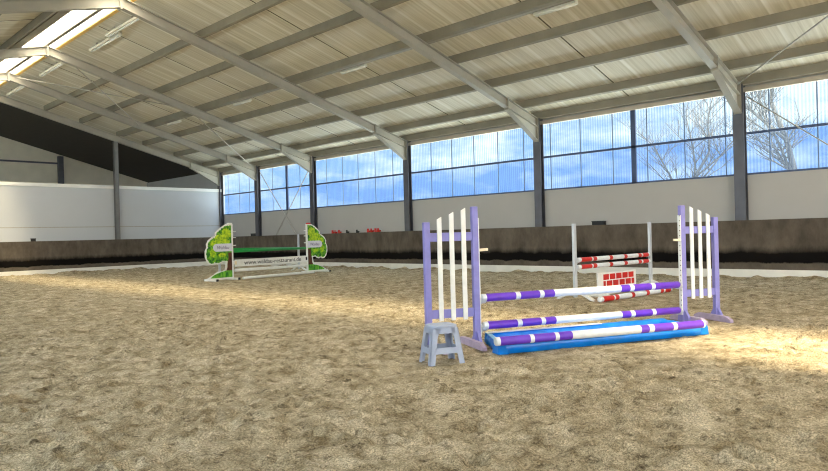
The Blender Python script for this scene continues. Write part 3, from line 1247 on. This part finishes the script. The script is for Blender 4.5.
def tree_wing(label, loc, ang, sx):
    """flat painted tree board; local x towards the tree (mirrored by sx), -y faces the camera"""
    t = thing('tree_wing', label, 'jump wing', loc, ang, 'tree shaped wings of the far jump')

    def q(pts):
        return [(sx * x, z) for x, z in pts]
    full = [(.02, .06), (.02, 2.0), (.26, 2.0), (.42, 1.93), (.62, 1.80), (.75, 1.70), (.74, 1.59), (.88, 1.55), (1.04, 1.44), (1.12, 1.30), (1.11, 1.19), (1.18, 1.06),
            (1.18, .86), (1.11, .68), (.98, .57), (.86, .56), (.80, .61), (.66, .57), (.54, .60), (.46, .66), (.30, .64), (.34, .45), (.36, .36), (.60, .31), (.90, .2), (1.10, .1), (1.10, .06)]
    bm = B()
    flat(bm, q(full), -.008, .012)
    obj('board', bm, M['white'], t)
    crown = [(.03, .70), (.03, 1.94), (.24, 1.94), (.40, 1.86), (.59, 1.74), (.68, 1.67), (.67, 1.55), (.84, 1.49), (.98, 1.40), (1.05, 1.29), (1.04, 1.18), (1.11, 1.04),
             (1.11, .88), (1.05, .73), (.95, .63), (.88, .62), (.80, .68), (.66, .64), (.56, .66), (.48, .72), (.28, .70)]
    bm = B()
    flat(bm, q(scallop(crown[::-1], 4, .03, 5)), -.014, -.008)
    obj('crown', bm, M['leafdark'], t)
    for k, (cx, cz, rx, rz_) in enumerate(((.26, 1.66, .22, .22), (.52, 1.50, .26, .15), (.72, 1.32, .26, .14), (.30, 1.38, .20, .10), (.86, .98, .13, .17), (.46, .90, .18, .09))):
        pts = [(cx + rx * math.cos(2 * PI * a / 12), cz + rz_ * math.sin(2 * PI * a / 12)) for a in range(12)]
        pts = [(max(.04, x), z) for x, z in pts]
        bm = B()
        flat(bm, q(scallop(pts[::-1], 3, .035, 20 + k)), -.018 - .0005 * k, -.014)
        obj('foliage_clump', bm, M['leaflight'], t, label='yellow green foliage clump')
    bm = B()
    flat(bm, q([(.03, .30), (.03, .98), (.20, .98), (.19, .8), (.24, .6), (.25, .45), (.30, .33)]), -.022, -.016)
    obj('trunk', bm, M['bark'], t)
    bm = B()
    flat(bm, q(scallop([(.03, .10), (.98, .10), (.84, .20), (.55, .29), (.28, .34), (.03, .33)], 3, .012, 9)), -.026, -.018)
    obj('grass', bm, M['grass'], t)
    # sign with one rounded end
    arc = [(.70 + .14 * math.sin(PI * k / 8) * 1.1, 1.17 + .14 * math.cos(PI * k / 8)) for k in range(9)]
    bm = B()
    flat(bm, q([(.02, 1.31)] + arc + [(.02, 1.03)]), -.034, -.024)
    sg = obj('sign', bm, M['sign'], t, label='pale sign with faint violet lettering')
    text_mesh('Waldau', .52, .12, 'lettering', sg, M['inkviolet'], (sx * .42, -.036, 1.17), .25)
    bm = B()
    box(bm, -.045, .02, -.03, .03, .0, 2.0)
    pst = obj('post', bm, M['white'], t, .004)
    for z in (1.72, 1.50, 1.22):
        bm = B()
        x0, x1 = sorted((-sx * .045, -sx * .15))
        box(bm, x0, x1, -.025, .025, z, z + .03)
        obj('peg', bm, M['white'], pst)
    bm = B()
    box(bm, min(0, sx * .2), max(0, sx * .2), -.03, .03, 2.0, 2.05)
    obj('cap', bm, M['red'] if sx > 0 else M['white'], t, label='small red cap' if sx > 0 else 'small white cap')
    for x in (.0, sx * .95):
        bm = B()
        box(bm, x - .04, x + .04, -.34, .34, .0, .07)
        f = obj('foot', bm, M['white'], t, .006)
        for y in (-.36, .34):
            bm = B()
            box(bm, x - .045, x + .045, y, y + .02, 0, .075)
            obj('end_cap', bm, M['black'], f)
    bm = B()
    box(bm, min(0, sx * 1.16), max(0, sx * 1.16), -.04, -.0, .03, .1)
    obj('base_rail', bm, M['white'], t)
    return t


tree_wing('tree shaped jump wing with pale sign, left end of the green pole', TL, ta, -1)
tree_wing('tree shaped jump wing with red cap, right end of the green pole', TR, ta, 1)


def onT(f, z, off=0.0):
    p = TL + (TR - TL) * f + Vector((td_.y, -td_.x, 0)) * off
    return (p.x, p.y, z)


gg = 'poles of the tree shaped jump'
jump_pole('front green pole hung between the two tree shaped wings', onT(.02, 1.02), onT(.975, 1.02), [.5], ['green', 'green'], .05, gg)
jump_pole('white pole hung low under the lettered plank', onT(.02, .33, .03), onT(.975, .31, .03), [.5], ['white', 'white'], .055, gg)
jump_pole('white pole lying on the sand in front of the tree shaped jump', onT(.03, .05, .41), onT(.985, .05, .41), [.5], ['white', 'white'], .05, gg)
R1 = Vector((17.17, 23.79, 0))
R0 = Vector((12.98, 23.18, 0))
gb = 'rear uprights of the tree shaped jump'
ra = math.atan2((R1 - R0).y, (R1 - R0).x)
upright('slim white upright behind the right tree shaped wing', R1, ra, 1.6, gb, (.99,), -1)
upright('slim white upright hidden behind the left tree shaped wing', R0, ra, 1.2, gb, (1.07,), 1)
rd = (R1 - R0).normalized()
a = R0 + rd * .06
b = R1 - rd * .06
jump_pole('rear green pole behind the front green pole of the tree jump', (a.x, a.y, 1.07), (b.x, b.y, .99), [.5], ['green', 'green'], .05, gg)

# sponsor plank
pl = thing('sponsor_plank', 'white plank with black web address hung below the green pole', 'jump plank', onT(.5, 0, .03), ta)
LPk = (TR - TL).length * .965
bm = B()
box(bm, -LPk / 2, LPk / 2, -.012, .012, .455, .715)
obj('plank', bm, M['white'], pl, .004)
text_mesh('www.waldau-restaurant.de', LPk * .79, .155, 'lettering', pl, M['ink'], (LPk * .01, -.014, .592))
for s in (-1, 1):
    bm = B()
    x = s * (LPk / 2 - .04)
    box(bm, x - .035, x + .035, -.022, .022, .53, .66)
    obj('hook', bm, M['black'] if s > 0 else M['cream'], pl)

# ------------------------------------------------------------------ small things on the ledges


def ledge_box(label, loc, ang, w, d, h):
    t = thing('storage_box', label, 'box', loc, ang)
    bm = B()
    box(bm, -w / 2, w / 2, -d / 2, d / 2, 0, h * .75)
    obj('body', bm, M['black'], t, .008)
    bm = B()
    box(bm, -w / 2 - .01, w / 2 + .01, -d / 2 - .01, d / 2 + .01, h * .75, h)
    obj('lid', bm, M['black'], t, .008)


ledge_box('small black box on the kickboard ledge above the red and white poles', (W + .13, 10.48, ZK), PI / 2, .42, .16, .13)
ledge_box('small black box on the kickboard ledge behind the tree shaped jump', (W + .13, 31.0, ZK), PI / 2, .42, .16, .14)
ledge_box('tiny black box on the kickboard edge at far left before the partition', (9.6, YF - .2, ZK), 0, .2, .09, .14)


def cup(label, y, m, dx=.1, rz=0.0, s=1.0):
    bm = B()
    N = 10
    r0, r1 = .055 * s, .075 * s
    pts = []
    for k in range(N + 1):
        a = PI + PI * k / N
        pts.append((r0 * math.cos(a), 0, r1 + r0 * math.sin(a)))
    for k in range(N, -1, -1):
        a = PI + PI * k / N
        pts.append((r1 * math.cos(a), 0, r1 + r1 * math.sin(a)))
    prism(bm, pts, (0, .09, 0))
    box(bm, -.05, .05, .09, .11, 0, .15 * s)
    o = obj('jump_cup', bm, m)
    o.location = (W + dx, y, ZK)
    o.rotation_euler = (0, 0, PI / 2 + rz)
    return tag(o, label, 'jump cup', 'jump cups on the kickboard ledge')


gl = ['leftmost red jump cup on the ledge, beside the right tree wing', 'red jump cup on the ledge, second from the right tree wing', 'red jump cup on the ledge, third from the right tree wing']
for y, lab, rz in ((24.1, gl[0], .3), (23.85, gl[1], -.4), (23.6, gl[2], .1)):
    cup(lab, y, M['red'], rz=rz)
cup('left of two dark single jump cups on the kickboard ledge', 23.03, M['black'], s=.9)
cup('right of two dark single jump cups on the kickboard ledge', 22.33, M['black'], s=.9)
for y, lab, rz in ((21.6, 'left red jump cup of the group nearest the steel column', .2), (21.35, 'second red jump cup of the group nearest the steel column', -.2),
                   (21.15, 'third red jump cup of the group nearest the steel column', .5), (20.92, 'right red jump cup of the group nearest the steel column', 0)):
    cup(lab, y, M['red'], rz=rz, s=1.1)

# ------------------------------------------------------------------ outdoors
bm = B()
for x0, x1, y0, y1 in ((WIN + .1, 140, -120, 160), (-120, xl - .1, -120, 160), (xl - .1, WIN + .1, -120, YNEAR - .12), (xl - .1, WIN + .1, YEND + .12, 160)):
    box(bm, x0, x1, y0, y1, -.3, -.05)
struct('ground', bm, M['bounceground'], 'unseen ground outside the hall, pale to bounce daylight onto the roof', 'ground')


def bare_tree(label, loc, h, seed, lean):
    r = random.Random(seed)
    bm = B()

    def grow(p, d, L, rad, lev):
        n = 4
        pts, rr = [p.copy()], [rad]
        for k in range(n):
            d = (d + Vector((r.uniform(-.16, .16), r.uniform(-.16, .16), r.uniform(-.04, .12)))).normalized()
            p = p + d * (L / n)
            pts.append(p.copy())
            rr.append(rad * (1 - .55 * (k + 1) / n))
        ring_tube(bm, pts, rr, 6 if lev < 2 else 4)
        if lev >= 4:
            return
        for k in range(1, n + 1):
            for _ in range(2 if lev > 0 else (2 if k > 1 else 0)):
                a = r.uniform(0, 2 * PI)
                s = Vector((math.cos(a), math.sin(a), r.uniform(.1, .7))).normalized()
                nd = (d * r.uniform(.4, .8) + s * r.uniform(.6, 1)).normalized()
                if lev > 1 and r.random() < .2:
                    continue
                grow(pts[k], nd, L * r.uniform(.45, .62), rr[k] * .62, lev + 1)
    grow(Vector((0, 0, -.1)), Vector(lean).normalized(), h, h * .026, 0)
    o = obj('bare_tree', bm, M['barkreal'])
    o.location = loc
    tag(o, label, 'tree', 'bare trees outside the windows')


bare_tree('leafless tree outside the window right of the rightmost column', (27.5, 6.1, 0), 6.5, 5, (0, .12, 1))
bare_tree('leafless tree outside the window just left of the rightmost column', (33.0, 13.6, 0), 5.6, 9, (0, -.05, 1))

# ------------------------------------------------------------------ sky and sun
wd = bpy.data.worlds.new('sky')
SC.world = wd
wd.use_nodes = True
nt = wd.node_tree
for n in list(nt.nodes):
    nt.nodes.remove(n)
out = nt.nodes.new('ShaderNodeOutputWorld')
bg = nt.nodes.new('ShaderNodeBackground')
tc = nt.nodes.new('ShaderNodeTexCoord')
sp = nt.nodes.new('ShaderNodeSeparateXYZ')
nt.links.new(tc.outputs['Generated'], sp.inputs[0])
# clouds: noise stretched along the horizon
mp = nt.nodes.new('ShaderNodeMapping')
mp.inputs['Scale'].default_value = (1, 1, 2.6)
nt.links.new(tc.outputs['Generated'], mp.inputs['Vector'])
cn = nt.nodes.new('ShaderNodeTexNoise')
cn.inputs['Scale'].default_value = 9.0
cn.inputs['Detail'].default_value = 7
cn.inputs['Roughness'].default_value = .58
nt.links.new(mp.outputs['Vector'], cn.inputs['Vector'])
# more cloud higher up
ma = nt.nodes.new('ShaderNodeMath')
ma.operation = 'MULTIPLY_ADD'
ma.inputs[1].default_value = 1.1
nt.links.new(sp.outputs['Z'], ma.inputs[0])
nt.links.new(cn.outputs['Fac'], ma.inputs[2])
cr = nt.nodes.new('ShaderNodeValToRGB')
cr.color_ramp.elements[0].position = .53
cr.color_ramp.elements[1].position = .80
cr.color_ramp.elements[0].color = (.17, .40, .80, 1)
cr.color_ramp.elements[1].color = (.95, 1.0, 1.05, 1)
nt.links.new(ma.outputs[0], cr.inputs['Fac'])
# brighter, whiter sky around the sun (towards -x and overhead)
dt = nt.nodes.new('ShaderNodeVectorMath')
dt.operation = 'DOT_PRODUCT'
sd = Vector((-.72, -.25, .65)).normalized()
dt.inputs[1].default_value = sd
nt.links.new(tc.outputs['Generated'], dt.inputs[0])
mr = nt.nodes.new('ShaderNodeMapRange')
mr.interpolation_type = 'SMOOTHSTEP'
mr.inputs['From Min'].default_value = -.25
mr.inputs['From Max'].default_value = .75
mr.inputs['To Min'].default_value = 0
mr.inputs['To Max'].default_value = 1
nt.links.new(dt.outputs['Value'], mr.inputs['Value'])
mx = nt.nodes.new('ShaderNodeMixRGB')
SUNSKY = 9.5
mx.inputs[2].default_value = (SUNSKY, SUNSKY * .97, SUNSKY * .92, 1)
nt.links.new(mr.outputs['Result'], mx.inputs[0])
nt.links.new(cr.outputs['Color'], mx.inputs[1])
nt.links.new(mx.outputs[0], bg.inputs['Color'])
bg.inputs['Strength'].default_value = 1.0
nt.links.new(bg.outputs[0], out.inputs['Surface'])
wd.cycles.sampling_method = 'MANUAL'
wd.cycles.sample_map_resolution = 512

sl = bpy.data.lights.new('sun', 'SUN')
sl.energy = 28.0
sl.color = (1.0, .83, .53)
sl.angle = math.radians(15)
so = bpy.data.objects.new('sun', sl)
COL.objects.link(so)
so.rotation_euler = Vector((.13, .42, -1)).to_track_quat('-Z', 'Y').to_euler()
so.location = (0, -20, 40)


def portal(name, loc, rot, sx, sy):
    l = bpy.data.lights.new(name, 'AREA')
    l.shape = 'RECTANGLE'
    l.size, l.size_y = sx, sy
    l.cycles.is_portal = True
    o = bpy.data.objects.new(name, l)
    COL.objects.link(o)
    o.location = loc
    o.rotation_euler = rot


zc = (ZSILL + ZWIN) / 2
ym, yl = (YNEAR + YF) / 2, YF - YNEAR
portal('daylight_portal_right', (WX + .25, ym, zc), (0, PI / 2, 0), 2.5, yl)
portal('daylight_portal_left', (2 * RX - WX - .25, (YNEAR + YEND) / 2, zc), (0, -PI / 2, 0), 2.5, YEND - YNEAR)
portal('daylight_portal_skylight', ((SK0 + SK1) / 2, ym, RZT + .6), (0, 0, 0), 1.6, yl)
portal('daylight_portal_added_opening', (7.8, YNEAR - .3, 2.3), (PI / 2, 0, 0), 8.4, 4.6)

# ------------------------------------------------------------------ camera
cd = bpy.data.cameras.new('camera')
co = bpy.data.objects.new('camera', cd)
COL.objects.link(co)
F, YAW, PIT, ROL = 653.29, .8006, -.0013, -.0264
fw = Vector((math.sin(YAW) * math.cos(PIT), math.cos(YAW) * math.cos(PIT), math.sin(PIT)))
r = fw.cross(Vector((0, 0, 1))).normalized()
u = r.cross(fw)
r2 = r * math.cos(ROL) + u * math.sin(ROL)
u2 = u * math.cos(ROL) - r * math.sin(ROL)
mw = Matrix((r2, u2, -fw)).transposed().to_4x4()
mw.translation = (0, 0, 1.45)
co.matrix_world = mw
cd.sensor_fit = 'HORIZONTAL'
cd.sensor_width = 36
cd.lens = 36 * F / 828
cd.clip_start = .05
cd.clip_end = 500
SC.camera = co

SC.view_settings.view_transform = 'Standard'
SC.view_settings.look = 'None'
SC.view_settings.gamma = 1
SC.view_settings.use_curve_mapping = False
SC.view_settings.exposure = 0.3
SC.cycles.use_denoising = True
SC.cycles.filter_width = 1.1
SC.cycles.max_bounces = 10
SC.cycles.diffuse_bounces = 6
SC.cycles.transparent_max_bounces = 12
SC.cycles.sample_clamp_indirect = 8.0
SC.cycles.caustics_reflective = False
SC.cycles.caustics_refractive = False
